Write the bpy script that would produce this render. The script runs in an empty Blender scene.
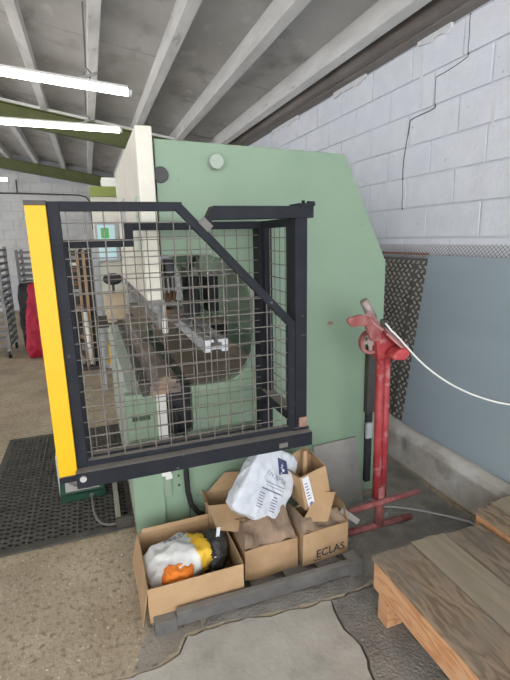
import bpy, bmesh, math, random
from mathutils import Vector, Matrix, noise
from mathutils.bvhtree import BVHTree

# ------------------------------------------------------------------ camera, light, exposure
scene = bpy.context.scene
col = scene.collection
EYE = Vector((0, 0, 1.6))
FOC = 450.0                                     # focal length for a 510 x 680 frame
AX = Vector((0.94, -0.095, 0.328))              # world X, Y seen from the camera (right, down, forward)
AY = Vector((-167, -98, 450)).normalized()
AD = Vector((45, 1990, 450)); AD = (AD - AD.dot(AY) * AY).normalized()
AZ = -AD
AX = AY.cross(AZ)
cam_d = bpy.data.cameras.new('camera')
cam_d.sensor_fit = 'VERTICAL'
cam_d.sensor_height = 36.0
cam_d.lens = 36.0 * FOC / 680.0
cam_d.clip_start = 0.02
cam = bpy.data.objects.new('camera', cam_d)
col.objects.link(cam)
right = Vector((AX.x, AY.x, AZ.x)); down = Vector((AX.y, AY.y, AZ.y)); fwd = Vector((AX.z, AY.z, AZ.z))
m3 = Matrix((right, -down, -fwd)).transposed()
cam.matrix_world = Matrix.Translation(EYE) @ m3.to_4x4()
scene.camera = cam

world = bpy.data.worlds.new('sky'); scene.world = world
world.use_nodes = True
bg = world.node_tree.nodes['Background']
bg.inputs[0].default_value = (0.95, 0.975, 1.0, 1)
bg.inputs[1].default_value = 4.6
scene.view_settings.view_transform = 'Standard'
scene.view_settings.look = 'None'
scene.view_settings.gamma = 1.0
scene.view_settings.use_curve_mapping = False
scene.view_settings.exposure = 0.0
LAMP = 14.0                                      # emission of the fluorescent tubes

# ------------------------------------------------------------------ materials
MATS = {}
def mat(name, c1, c2=None, scale=6.0, rough=0.6, metal=0.0, bump=0.0, bscale=None, detail=6, lo=0.35, hi=0.65,
        spots=None, stretch=None, dust=None, spec=0.4, distort=0.0):
    m = bpy.data.materials.new(name); m.use_nodes = True
    nt = m.node_tree; N = nt.nodes; L = nt.links
    p = N['Principled BSDF']
    p.inputs['Roughness'].default_value = rough
    p.inputs['Metallic'].default_value = metal
    p.inputs['Specular IOR Level'].default_value = spec
    g = N.new('ShaderNodeNewGeometry')
    mp = N.new('ShaderNodeMapping'); L.new(g.outputs['Position'], mp.inputs[0])
    if stretch: mp.inputs['Scale'].default_value = stretch
    c = (*c1, 1)
    out = None
    if c2 is not None:
        n = N.new('ShaderNodeTexNoise'); n.inputs['Scale'].default_value = scale
        n.inputs['Detail'].default_value = detail; n.inputs['Roughness'].default_value = 0.62
        n.inputs['Distortion'].default_value = distort
        L.new(mp.outputs[0], n.inputs['Vector'])
        r = N.new('ShaderNodeValToRGB'); r.color_ramp.elements[0].position = lo; r.color_ramp.elements[1].position = hi
        r.color_ramp.elements[0].color = c; r.color_ramp.elements[1].color = (*c2, 1)
        L.new(n.outputs['Fac'], r.inputs[0]); out = r.outputs[0]
    if spots:                                   # (colour, scale, threshold lo, hi)
        for sc, ss, a, b in spots:
            n = N.new('ShaderNodeTexNoise'); n.inputs['Scale'].default_value = ss; n.inputs['Detail'].default_value = 4
            L.new(mp.outputs[0], n.inputs['Vector'])
            r = N.new('ShaderNodeMapRange'); r.inputs[1].default_value = a; r.inputs[2].default_value = b
            L.new(n.outputs['Fac'], r.inputs[0])
            mx = N.new('ShaderNodeMix'); mx.data_type = 'RGBA'
            if out: L.new(out, mx.inputs[6])
            else: mx.inputs[6].default_value = c
            mx.inputs[7].default_value = (*sc, 1)
            L.new(r.outputs[0], mx.inputs[0]); out = mx.outputs[2]
    if dust:                                    # (colour, amount): dust lies on faces that look up
        s = N.new('ShaderNodeSeparateXYZ'); L.new(g.outputs['True Normal'], s.inputs[0])
        r = N.new('ShaderNodeMapRange'); r.inputs[1].default_value = 0.6; r.inputs[2].default_value = 0.95
        r.inputs[4].default_value = dust[1]
        L.new(s.outputs[2], r.inputs[0])
        mx = N.new('ShaderNodeMix'); mx.data_type = 'RGBA'
        if out: L.new(out, mx.inputs[6])
        else: mx.inputs[6].default_value = c
        mx.inputs[7].default_value = (*dust[0], 1)
        L.new(r.outputs[0], mx.inputs[0]); out = mx.outputs[2]
    if out: L.new(out, p.inputs['Base Color'])
    else: p.inputs['Base Color'].default_value = c
    if bump:
        n = N.new('ShaderNodeTexNoise'); n.inputs['Scale'].default_value = bscale or scale * 4
        n.inputs['Detail'].default_value = 5
        L.new(mp.outputs[0], n.inputs['Vector'])
        b = N.new('ShaderNodeBump'); b.inputs['Strength'].default_value = bump; b.inputs['Distance'].default_value = 0.01
        L.new(n.outputs['Fac'], b.inputs['Height']); L.new(b.outputs[0], p.inputs['Normal'])
    MATS[name] = m
    return m
def emit(name, c, s):
    m = bpy.data.materials.new(name); m.use_nodes = True
    p = m.node_tree.nodes['Principled BSDF']
    p.inputs['Base Color'].default_value = (*c, 1)
    p.inputs['Emission Color'].default_value = (*c, 1)
    p.inputs['Emission Strength'].default_value = s
    MATS[name] = m
    return m

mat('mortar', (.55, .57, .60), (.62, .63, .66), 9, .9)
mat('mortar_white', (.70, .72, .79), (.77, .79, .85), 9, .9)
mat('block_white', (.77, .795, .87), (.84, .865, .93), 5, .75, bump=.5, bscale=40, spots=[((.45, .44, .46), 26, .70, .76)])
mat('block_grey', (.60, .60, .60), (.70, .70, .69), 3, .85, bump=.2, bscale=20, spots=[((.45, .44, .42), 2.2, .56, .75)])
mat('crack', (.10, .10, .12), rough=.9)
mat('sealant', (.82, .83, .86), (.74, .74, .77), 20, .6)
mat('roof_sheet', (.40, .385, .37), (.56, .55, .535), 1.6, .85, bump=.2, bscale=9, detail=9, lo=.3, hi=.7, stretch=(1, .55, 1),
    spots=[((.27, .245, .225), 2.7, .57, .74), ((.64, .63, .62), 7, .62, .8)])
mat('purlin_paint', (.62, .61, .60), (.78, .77, .76), 7, .75, bump=.25, bscale=30, stretch=(1, .25, 1), spots=[((.45, .42, .39), 12, .64, .78)])
mat('olive_paint', (.10, .115, .035), (.135, .15, .05), 4, .5)
mat('olive_bright', (.20, .25, .05), (.25, .30, .07), 4, .5)
mat('eaves_steel', (.15, .125, .11), (.26, .23, .21), 3, .6, stretch=(1, .3, 1), bump=.2)
mat('floor_tan', (.37, .295, .20), (.50, .415, .30), 3.2, .9, bump=.5, bscale=70, detail=10,
    spots=[((.25, .20, .14), 38, .52, .68), ((.72, .66, .56), 60, .64, .70), ((.24, .21, .17), 1.3, .54, .75)])
mat('floor_patch', (.41, .38, .33), (.55, .515, .455), 4.5, .9, bump=.25, bscale=50, detail=9,
    spots=[((.30, .275, .245), 6, .58, .75)])
mat('floor_rough', (.225, .205, .18), (.34, .315, .28), 5, .9, bump=1.0, bscale=75, detail=9,
    spots=[((.44, .425, .40), 60, .62, .72), ((.14, .125, .115), 3, .56, .75)])
mat('floor_joint', (.11, .10, .085), (.17, .15, .125), 12, .95)
mat('floor_worn', (.255, .22, .18), (.35, .31, .26), 5, .9, bump=.5, bscale=70, detail=10, spots=[((.16, .135, .11), 30, .58, .70)])
mat('kerb', (.47, .435, .39), (.68, .64, .59), 4, .9, bump=.6, bscale=30, detail=9, spots=[((.68, .67, .66), 5.5, .57, .72), ((.15, .13, .115), 3, .58, .75)], dust=((.58, .55, .50), .7))
mat('machine_green', (.235, .335, .237), (.268, .368, .265), 1.8, .42, bump=.04, bscale=30, spots=[((.12, .17, .12), 19, .71, .76)])
mat('panel_green', (.25, .33, .245), (.285, .365, .275), 3, .45)
mat('bed_grey_green', (.36, .43, .36), (.42, .47, .40), 4, .5)
mat('cream', (.70, .67, .57), (.78, .75, .66), 5, .5, spots=[((.45, .41, .32), 13, .68, .78)])
mat('white_paint', (.80, .80, .77), (.72, .71, .67), 8, .5)
mat('mint_glass', (.42, .56, .46), (.47, .60, .50), 6, .3)
mat('dark_knob', (.035, .035, .037), (.06, .06, .06), 10, .5)
mat('steel_plate', (.29, .28, .26), (.39, .375, .35), 4, .5, .35, spots=[((.22, .20, .18), 5, .60, .75)])
mat('tool_steel', (.12, .095, .08), (.24, .195, .165), 14, .5, .3, spots=[((.40, .26, .16), 9, .58, .7)], dust=((.34, .27, .22), .45))
mat('bright_steel', (.25, .245, .235), (.40, .39, .38), 12, .42, .5)
mat('aluminium', (.62, .64, .69), (.74, .75, .78), 12, .35, .45, dust=((.60, .57, .52), .5))
mat('motor_black', (.018, .018, .022), (.035, .035, .04), 8, .5)
mat('copper_orange', (.20, .10, .05), rough=.5)
mat('punch_grey', (.11, .11, .11), (.26, .255, .25), 26, .45, .3)
mat('tray_dust', (.27, .215, .165), (.37, .30, .235), 5, .9)
mat('cage_black', (.014, .016, .021), (.022, .024, .031), 9, .55, spots=[((.12, .12, .125), 34, .69, .76)], dust=((.36, .32, .28), .62), spec=.15)
mat('wire', (.15, .135, .12), (.22, .20, .18), 30, .6, .2)
mat('safety_yellow', (.72, .405, .001), (.75, .43, .002), 6, .45, spots=[((.75, .66, .45), 9, .71, .75)])
mat('bolt', (.62, .62, .62), rough=.35, metal=.7)
mat('red_paint', (.30, .028, .035), (.41, .06, .065), 14, .5, spots=[((.48, .24, .23), 17, .60, .72)], dust=((.52, .33, .32), .5))
mat('red_dull', (.24, .055, .052), (.36, .15, .14), 18, .6)
mat('red_pale', (.42, .17, .165), (.50, .27, .26), 20, .55)
mat('red_end', (.42, .04, .045), (.50, .09, .09), 18, .45)
mat('grey_pink', (.33, .27, .25), (.42, .33, .31), 15, .55, .3)
mat('black_rubber', (.015, .015, .017), rough=.6)
mat('white_cord', (.80, .79, .76), rough=.5)
mat('silver_cable', (.50, .50, .50), rough=.4, metal=.4)
mat('grey_cable', (.15, .14, .13), rough=.5)
mat('galv_sheet', (.385, .465, .53), (.45, .53, .59), .8, .5, .3, stretch=(1, .35, 1.6), detail=4, spots=[((.46, .50, .53), 2.0, .62, .85)])
mat('checker', (.125, .115, .105), (.20, .185, .17), 10, .5, .35)
mat('tread', (.50, .47, .44), (.62, .59, .55), 30, .4, .3)
mat('rust', (.23, .12, .085), (.34, .22, .17), 22, .8)
mat('expanded', (.30, .27, .26), rough=.6, metal=.3)
mat('card', (.37, .235, .125), (.46, .30, .17), 7, .85, spots=[((.23, .15, .085), 5, .55, .75)])
mat('card_light', (.43, .275, .145), (.51, .34, .19), 6, .85, spots=[((.29, .185, .10), 6, .58, .78)])
mat('card_dirty', (.22, .155, .105), (.35, .25, .175), 9, .9, spots=[((.19, .14, .10), 6, .58, .75)])
mat('card_inside', (.37, .265, .165), (.45, .33, .21), 8, .9)
mat('print', (.045, .04, .05), rough=.8)
mat('print_navy', (.05, .06, .14), rough=.7)
mat('print_blue', (.12, .16, .42), rough=.7)
mat('bag_print', (.15, .17, .26), rough=.8)
mat('plastic_white', (.54, .57, .63), (.68, .71, .76), 9, .42, bump=.35, bscale=28)
mat('sack_white', (.62, .61, .59), (.72, .71, .69), 8, .5, bump=.3, bscale=26)
mat('sack_yellow', (.80, .46, .03), (.86, .55, .06), 10, .5, bump=.2, bscale=26)
mat('sack_orange', (.86, .20, .015), (.90, .26, .03), 10, .5, bump=.3, bscale=26)
mat('sack_black', (.025, .025, .026), (.07, .065, .06), 14, .45, bump=.4, bscale=30)
mat('label_white', (.80, .80, .82), (.72, .73, .77), 18, .5)
mat('skid_grey', (.09, .086, .083), (.15, .143, .136), 7, .75, bump=.3, bscale=40, dust=((.25, .235, .215), .7))
mat('mat_rubber', (.065, .061, .052), (.10, .094, .08), 9, .85)
mat('mat_edge', (.10, .095, .08), (.13, .12, .10), 9, .85)
mat('mat_shade', (.012, .012, .011), rough=.9)  # near-black, paints the shade inside the mat holes
mat('pedal_green', (.010, .045, .027), (.016, .06, .036), 9, .45)
mat('angle_beige', (.30, .28, .23), (.36, .33, .27), 9, .6)
mat('dark_iron', (.05, .045, .04), (.08, .07, .06), 10, .6)
mat('rack_grey', (.16, .16, .16), (.26, .26, .26), 7, .5, .4)
mat('bag_black', (.02, .02, .022), rough=.6)
mat('bag_red', (.36, .008, .035), (.46, .016, .05), 5, .6, bump=.3, bscale=12)
mat('wood_post', (.42, .26, .14), (.50, .33, .19), 9, .7, stretch=(1, 1, .2))
mat('crate_wood', (.60, .47, .31), (.68, .56, .40), 9, .8)
mat('cab_grey', (.42, .44, .45), (.48, .50, .51), 5, .5)
emit('tube_light', (1.0, .97, .92), LAMP)
emit('screen_pale', (.42, .58, .60), .45)
emit('screen_green', (.07, .30, .08), .55)

def wood(name, ca, cb, cc, ws, axis):
    m = bpy.data.materials.new(name); m.use_nodes = True
    nt = m.node_tree; N = nt.nodes; L = nt.links; p = N['Principled BSDF']; p.inputs['Roughness'].default_value = .8
    g = N.new('ShaderNodeNewGeometry'); mp = N.new('ShaderNodeMapping'); L.new(g.outputs['Position'], mp.inputs[0])
    mp.inputs['Scale'].default_value = axis
    n = N.new('ShaderNodeTexNoise'); n.inputs['Scale'].default_value = 2.2; n.inputs['Detail'].default_value = 3; L.new(mp.outputs[0], n.inputs['Vector'])
    w = N.new('ShaderNodeMath'); w.operation = 'MULTIPLY'; w.inputs[1].default_value = ws; L.new(n.outputs['Fac'], w.inputs[0])
    fr = N.new('ShaderNodeMath'); fr.operation = 'PINGPONG'; fr.inputs[1].default_value = 1.0; L.new(w.outputs[0], fr.inputs[0])
    r = N.new('ShaderNodeValToRGB'); e = r.color_ramp.elements
    e[0].position = .1; e[0].color = (*ca, 1); e[1].position = .75; e[1].color = (*cb, 1)
    L.new(fr.outputs[0], r.inputs[0])
    n2 = N.new('ShaderNodeTexNoise'); n2.inputs['Scale'].default_value = 7; n2.inputs['Detail'].default_value = 6; L.new(g.outputs['Position'], n2.inputs['Vector'])
    mr = N.new('ShaderNodeMapRange'); mr.inputs[1].default_value = .45; mr.inputs[2].default_value = .72; L.new(n2.outputs['Fac'], mr.inputs[0])
    mx = N.new('ShaderNodeMix'); mx.data_type = 'RGBA'; L.new(r.outputs[0], mx.inputs[6]); mx.inputs[7].default_value = (*cc, 1); L.new(mr.outputs[0], mx.inputs[0])
    L.new(mx.outputs[2], p.inputs['Base Color'])
    b = N.new('ShaderNodeBump'); b.inputs['Strength'].default_value = .25; b.inputs['Distance'].default_value = .01; L.new(fr.outputs[0], b.inputs['Height']); L.new(b.outputs[0], p.inputs['Normal'])
    MATS[name] = m
wood('pallet_side', (.52, .235, .10), (.66, .36, .18), (.62, .38, .22), 16, (4.0, 1.3, 5.0))
wood('pallet_top', (.19, .135, .09), (.33, .235, .155), (.26, .21, .16), 18, (4.5, 1.2, 3.0))
wood('pallet_top_pale', (.29, .235, .165), (.36, .29, .205), (.32, .265, .20), 8, (5, .7, 3))
wood('pallet_top_dark', (.17, .13, .095), (.29, .22, .155), (.15, .125, .10), 12, (5, .9, 3))

# ------------------------------------------------------------------ mesh helpers
class MB:
    def __init__(s): s.v = []; s.f = []; s.mi = []; s.m = 0
    def add(s, vs, fs):
        o = len(s.v); s.v += [Vector(v) for v in vs]
        for f in fs: s.f.append([i + o for i in f]); s.mi.append(s.m)
        return s
    def box(s, x0, x1, y0, y1, z0, z1):
        return s.add([(x0, y0, z0), (x1, y0, z0), (x1, y1, z0), (x0, y1, z0), (x0, y0, z1), (x1, y0, z1), (x1, y1, z1), (x0, y1, z1)],
                     [(0, 3, 2, 1), (4, 5, 6, 7), (0, 1, 5, 4), (1, 2, 6, 5), (2, 3, 7, 6), (3, 0, 4, 7)])
    def prism(s, poly, a, b, axis='y'):
        n = len(poly)
        def P(u, w, t): return {'y': (u, t, w), 'x': (t, u, w), 'z': (u, w, t)}[axis]
        vs = [P(u, w, a) for u, w in poly] + [P(u, w, b) for u, w in poly]
        fs = [list(range(n)), list(range(2 * n - 1, n - 1, -1))]
        for i in range(n):
            j = (i + 1) % n; fs.append([i, i + n, j + n, j])
        return s.add(vs, fs)
    def tube(s, pts, r, n=8, cap=True):
        pts = [Vector(p) for p in pts]; k = len(pts)
        rs = r if isinstance(r, (list, tuple)) else [r] * k
        vs = []; prev = None
        for i, p in enumerate(pts):
            d = (pts[min(i + 1, k - 1)] - pts[max(i - 1, 0)]).normalized()
            if prev is None:
                u = d.cross(Vector((0, 0, 1)) if abs(d.z) < .9 else Vector((1, 0, 0))).normalized()
            else:
                u = (prev - prev.dot(d) * d).normalized()
            w = d.cross(u); prev = u
            for j in range(n):
                a = 2 * math.pi * (j + .5) / n
                vs.append(p + rs[i] * (math.cos(a) * u + math.sin(a) * w))
        fs = []
        for i in range(k - 1):
            for j in range(n):
                j2 = (j + 1) % n
                fs.append((i * n + j, i * n + j2, (i + 1) * n + j2, (i + 1) * n + j))
        if cap:
            fs.append(list(range(n - 1, -1, -1))); fs.append([(k - 1) * n + j for j in range(n)])
        return s.add(vs, fs)
    def bar(s, p0, p1, w, t, up=(0, 1, 0)):     # rectangular bar, w across, t along up
        p0 = Vector(p0); p1 = Vector(p1); d = (p1 - p0).normalized(); up = Vector(up)
        c = d.cross(up).normalized() * w / 2; q = c.cross(d).normalized() * t / 2
        vs = [p + a * c + b * q for p in (p0, p1) for a, b in ((-1, -1), (1, -1), (1, 1), (-1, 1))]
        return s.add(vs, [(0, 1, 2, 3), (7, 6, 5, 4), (0, 4, 5, 1), (1, 5, 6, 2), (2, 6, 7, 3), (3, 7, 4, 0)])
    def sheet(s, p00, p10, p11, p01, t=.004, n=1, amp=0.0, seed=0, fr=9.0):
        p = [Vector(q) for q in (p00, p10, p11, p01)]
        nn = (p[1] - p[0]).cross(p[3] - p[0]).normalized()
        g = []
        for j in range(n + 1):
            for i in range(n + 1):
                a, b = i / n, j / n
                q = p[0] * (1 - a) * (1 - b) + p[1] * a * (1 - b) + p[2] * a * b + p[3] * (1 - a) * b
                if amp: q = q + nn * amp * noise.noise(q * fr + Vector((seed * 3.1, seed, 0)))
                g.append(q)
        m = (n + 1) ** 2
        vs = [q + nn * t / 2 for q in g] + [q - nn * t / 2 for q in g]; fs = []
        for j in range(n):
            for i in range(n):
                a = j * (n + 1) + i; fs.append((a, a + 1, a + n + 2, a + n + 1)); fs.append((m + a, m + a + n + 1, m + a + n + 2, m + a + 1))
        e = [i for i in range(n + 1)] + [(j * (n + 1) + n) for j in range(1, n + 1)] + [n * (n + 1) + i for i in range(n - 1, -1, -1)] + [j * (n + 1) for j in range(n - 1, 0, -1)]
        for i in range(len(e)):
            a, b = e[i], e[(i + 1) % len(e)]; fs.append((a, m + a, m + b, b))
        return s.add(vs, fs)
    def xform(s, M, start=0):
        for i in range(start, len(s.v)): s.v[i] = M @ s.v[i]
        return s
    def build(s, name, mats, parent=None, bevel=0.0, smooth=False, fixn=True):
        me = bpy.data.meshes.new(name)
        lo = Vector((min(v.x for v in s.v), min(v.y for v in s.v), min(v.z for v in s.v)))
        hi = Vector((max(v.x for v in s.v), max(v.y for v in s.v), max(v.z for v in s.v)))
        o = Vector(((lo.x + hi.x) / 2, (lo.y + hi.y) / 2, lo.z))
        me.from_pydata([v - o for v in s.v], [], s.f)
        mats = mats if isinstance(mats, (list, tuple)) else [mats]
        for mm in mats: me.materials.append(MATS[mm])
        if len(mats) > 1: me.polygons.foreach_set('material_index', s.mi)
        if fixn:
            bm = bmesh.new(); bm.from_mesh(me); bmesh.ops.recalc_face_normals(bm, faces=bm.faces); bm.to_mesh(me); bm.free()
        if smooth: me.polygons.foreach_set('use_smooth', [True] * len(me.polygons))
        ob = bpy.data.objects.new(name, me); col.objects.link(ob)
        place(ob, o, parent)
        if bevel:
            b = ob.modifiers.new('bevel', 'BEVEL'); b.width = bevel; b.segments = 2; b.limit_method = 'ANGLE'; b.angle_limit = .6
        return ob
ORG = {}
def place(ob, o, parent):
    ORG[ob.name] = Vector(o)
    if parent is not None:
        ob.parent = parent; ob.location = Vector(o) - ORG[parent.name]
    else: ob.location = o
def like(src, name, o, parent):                 # another piece that shares the mesh of src
    ob = bpy.data.objects.new(name, src.data); col.objects.link(ob); place(ob, o, parent)
    for md in src.modifiers:
        if md.type == 'BEVEL':
            b = ob.modifiers.new('bevel', 'BEVEL'); b.width = md.width; b.segments = md.segments; b.limit_method = 'ANGLE'; b.angle_limit = md.angle_limit
    return ob
def tag(o, label, cat, group=None):
    o['label'] = label; o['category'] = cat
    if group: o['group'] = group
    return o
def thing(name, loc, label, cat, group=None):
    e = bpy.data.objects.new(name, None); col.objects.link(e); place(e, Vector(loc), None)
    e.empty_display_size = .1
    return tag(e, label, cat, group)
def struct(o): o['kind'] = 'structure'; return o
def box(*a): return MB().box(*a)
def rng(s): return random.Random(s)

# ------------------------------------------------------------------ floor
XL, XR, YB, YF = -6.0, 2.2, -3.0, 12.3
floor = struct(MB().box(XL, XR + .2, YB, YF + .2, -.05, -.012).build('floor', 'floor_joint'))
def jag(pts, seed, amp=.008, step=.035):
    r = rng(seed); out = []
    for a, b in zip(pts, pts[1:]):
        n = max(1, int(math.dist(a, b) / step))
        for i in range(n):
            t = i / n; k = 0 if i == 0 else 1
            out.append((a[0] + (b[0] - a[0]) * t + k * r.uniform(-amp, amp), a[1] + (b[1] - a[1]) * t + k * r.uniform(-amp, amp)))
    out.append(pts[-1]); return out
cr_left = jag([(-.35, 1.455), (-.044, 1.464), (.104, 1.462), (.186, 1.49), (.23, 1.562)], 1)
cr_mid = jag([(.23, 1.562), (.416, 1.565), (.634, 1.531), (.873, 1.516)], 2)
cr_rt = jag([(.873, 1.516), (1.239, 1.538), (1.55, 1.56), (1.93, 1.57), (1.98, 1.575)], 3)
cr_dn = jag([(.873, 1.516), (.856, 1.416), (.852, 1.353), (.875, 1.269), (.863, 1.202), (.838, 1.125), (.82, .9), (.80, .0)], 4)
cr_foot = jag([(.23, 1.562), (.20, 1.60), (.215, 1.66), (.30, 1.75)], 7)
def off(p, dx, dy): return [(x + dx, y + dy) for x, y in p]
def flat(name, poly, m, z1=0.0):
    return MB().prism(poly, -.012, z1, 'z').build(name, m, floor)
g = .006
flat('slab', [(XL, YB)] + [(-.35, YB)] + off(cr_left, -g * .3, g) + off(cr_mid, 0, g)[1:] + off(cr_rt, 0, g)[1:] + [(1.98, YF), (XL, YF)], 'floor_tan')
flat('slab', [(-.34, YB)] + off(cr_left, g * .6, -g * .4) + off(cr_mid, 0, -g)[1:] + off(cr_dn, -g, 0)[1:] + [(.80 - g, YB)], 'floor_patch', .002)
flat('slab', [(.80 + g, YB)] + off(list(reversed(cr_dn)), g, -g * .5) + off(cr_rt, 0, -g)[1:] + [(1.98, YB)], 'floor_rough', -.002)
# worn dirty strip of concrete along the skid and under the stand: a thin skim with its own edges
skim = jag([(.30, 1.575), (.62, 1.545), (.87, 1.53), (1.24, 1.55), (1.90, 1.585), (1.95, 2.5), (1.7, 2.85), (1.62, 2.2), (1.35, 2.13), (1.1, 2.1), (.6, 2.1), (.42, 1.75), (.30, 1.575)], 5, .012, .06)[:-1]
MB().prism(skim, -.001, .0012, 'z').build('worn_skim', 'floor_rough', floor)
skim2 = jag([(.0, 1.475), (.10, 1.472), (.18, 1.505), (.225, 1.575), (.30, 1.578), (.30, 1.63), (.10, 1.66), (.04, 1.57), (.0, 1.475)], 6, .012, .04)[:-1]
MB().prism(skim2, -.001, .0012, 'z').build('worn_skim', 'floor_worn', floor)

# ------------------------------------------------------------------ right wall of painted blocks
ROOF0, SL = 2.847 + 0.15, 0.17                  # underside of the roof sheets at the right wall, slope
def roof(x): return ROOF0 + SL * (XR - x)
wall_r = struct(box(XR, XR + .2, YB, YF, 0, 3.02).build('wall_right', 'mortar_white'))
def block_mesh(name, lx, ly, lz, m, parent, o, bev):
    b = MB().box(-lx / 2, lx / 2, -ly / 2, ly / 2, 0, lz).xform(Matrix.Translation(Vector(o)))
    return b.build(name, m, parent, bevel=bev)
H0, HC, LB = 1.582, .2085, .46                  # a course line, course height, block length
src = {}
r = rng(11)
for k in range(-2, 7):
    z = H0 + k * HC
    if z > 2.98: break
    off_y = (0.0 if k % 2 else LB / 2) + .06
    n = 0
    for i in range(-2, 14):
        y = off_y + i * LB
        if y < .1 or y > 6.6: continue
        h = min(HC, 3.0 - z) - .010
        if h < .03: continue
        splits = [(z, h)]
        if (k, i) in ((1, 3), (3, 3), (3, 2), (1, 2)): splits = [(z, h * .5 - .004), (z + h * .5 + .004, h * .5 - .004)]   # courses of half-height blocks
        for zz, hh in splits:
            key = round(hh, 3)
            o = (XR - .004 - r.uniform(0, .004), y + LB / 2, zz)
            if key not in src: src[key] = block_mesh('block', .016, LB - .010, hh, 'block_white', wall_r, o, .004)
            else: like(src[key], 'block', o, wall_r)
def wall_line(pts, w, m, name, x=XR - .0135):
    b = MB()
    for a, c in zip(pts, pts[1:]): b.bar((x, a[0], a[1]), (x, c[0], c[1]), w, .006, (1, 0, 0))
    return b.build(name, m, wall_r)
wall_line(jag([(2.322, 2.83), (2.316, 2.605), (2.43, 2.586), (2.575, 2.575), (2.568, 2.395), (2.70, 2.385), (2.81, 2.375), (2.848, 2.19), (2.863, 2.09), (2.85, 1.78)], 21, .004, .05), .006, 'crack', 'crack')
wall_line([(2.718, 2.80), (2.713, 2.43)], .030, 'sealant', 'sealant', XR - .014)
wall_line([(2.10, 2.33), (2.098, 2.18)], .022, 'sealant', 'sealant', XR - .014)
kerb = MB()
kerb.prism([(1.955, 0), (XR, 0), (XR, .288), (2.025, .286), (1.965, .245), (1.945, .215)], YB, 8.0, 'y')
struct(kerb.build('trim_1', 'kerb', bevel=.008))

# ------------------------------------------------------------------ far and left walls
wall_f = struct(box(XL, XR, YF, YF + .2, 0, 4.6).build('wall_back', 'mortar'))
MATS['mortar_far'] = MATS['mortar']
s0 = None
for k in range(0, 14):
    for i in range(0, 7):
        x = -2.3 + i * LB + (LB / 2 if k % 2 else 0); z = .85 + k * .215
        o = (x + LB / 2, YF - .006 - r.uniform(0, .004), z)
        if z + .2 > roof(x + LB) - .25: continue
        if s0 is None: s0 = block_mesh('block', LB - .012, .016, .203, 'block_grey', wall_f, o, .004)
        else: like(s0, 'block', o, wall_f)
wl = MB()                                       # unseen left wall, wide opening added to let daylight reach the far end
for a_, b_, z0_, z1_ in ((YB, 5.5, 0, 4.6), (5.5, 9.5, 3.2, 4.6), (9.5, YF, 0, 4.6)): wl.box(XL - .2, XL, a_, b_, z0_, z1_)
wall_l = struct(wl.build('wall_left', 'block_grey'))
cnd = thing('wall_conduit', (-1.0, YF - .03, 2.7), 'thin dark cable conduit running across the grey far block wall', 'conduit')
MB().tube([(-3.2, YF - .035, 2.76), (-1.4, YF - .035, 2.745), (-.1, YF - .035, 2.72), (.06, YF - .035, 2.68), (.14, YF - .035, 2.56), (.15, YF - .035, 1.9)], .016, 6).build('conduit_run', 'dark_iron', cnd)
MB().tube([(-1.45, YF - .035, 2.75), (-1.44, YF - .035, 3.05)], .013, 6).build('drop', 'dark_iron', cnd)

# ------------------------------------------------------------------ roof
ceil_ = struct(MB().prism([(XR + .2, roof(XR + .2) + .02), (XL - .2, roof(XL - .2) + .02), (XL - .2, roof(XL - .2) + .1), (XR + .2, roof(XR + .2) + .1)], YB, YF + .2, 'y').build('ceiling', 'roof_sheet'))
PX = [2.51 - .56 * 1, 1.40, .83, .24, -.33, -.90, -1.47, -2.04, -2.61, -3.18]       # right edges of the purlins
PX[0] = 1.96
RAFT = [6.94, 12.0, 1.2 - 3.2]
for i in range(len(PX) - 1):
    xa, xb = PX[i + 1] - .03, PX[i] - .05
    for (ya, yb) in ((YB, -.4), (-.38, 2.22), (2.24, 4.62), (4.64, 6.95), (6.97, 9.6), (9.62, YF)):
        MB().prism([(xa, roof(xa)), (xb, roof(xb)), (xb, roof(xb) + .018), (xa, roof(xa) + .018)], ya, yb, 'y').build('roof_panel', 'roof_sheet', ceil_)
xa, xb = PX[0] - .05, XR
MB().prism([(xa, roof(xa)), (xb, roof(xb)), (xb, roof(xb) + .018), (xa, roof(xa) + .018)], YB, YF, 'y').build('roof_panel', 'roof_sheet', ceil_)
for x in PX:
    zb = roof(x) - .15
    MB().prism([(x - .085, zb + .012), (x, zb), (x, roof(x)), (x - .085, roof(x - .085))], YB, YF, 'y').build('purlin', 'purlin_paint', ceil_, bevel=.004)
for y in (6.98, 12.05):
    d = .24
    f = MB()
    f.prism([(XR, roof(XR) - .15), (XL, roof(XL) - .15), (XL, roof(XL) - .15 - d), (XR, roof(XR) - .15 - d)], y - .006, y + .006, 'y')
    for dz in (0, d - .012):
        f.prism([(XR, roof(XR) - .15 - dz), (XL, roof(XL) - .15 - dz), (XL, roof(XL) - .162 - dz), (XR, roof(XR) - .162 - dz)], y - .06, y + .06, 'y')
    f.build('rafter', 'olive_paint', ceil_)
MB().prism([(XR, roof(XR) - .118), (XL, roof(XL) - .118), (XL, roof(XL) - .15), (XR, roof(XR) - .15)], 6.90, 6.93, 'y').build('rafter_flashing', 'white_paint', ceil_)
ev = MB()
ev.box(2.03, 2.04, YB, YF, 2.86, 3.02); ev.box(2.03, XR, YB, YF, 2.85, 2.862); ev.box(2.10, XR - .001, YB, YF, 2.835, 2.85)
ev.build('eaves_beam', 'eaves_steel', ceil_)
r = rng(31)
for (y0, y1, x0) in ((2.45, 2.75, 2.185), (3.35, 3.85, 2.18), (4.6, 5.3, 2.185)):
    p = []
    n = 9
    for i in range(n): p.append((y0 + (y1 - y0) * i / (n - 1), 2.845))
    for i in range(n - 1, -1, -1): p.append((y0 + (y1 - y0) * i / (n - 1), 2.81 - r.uniform(0, .03)))
    MB().prism(p, x0 - .02, x0, 'x').build('foam_filler', 'sealant', wall_r)

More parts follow.
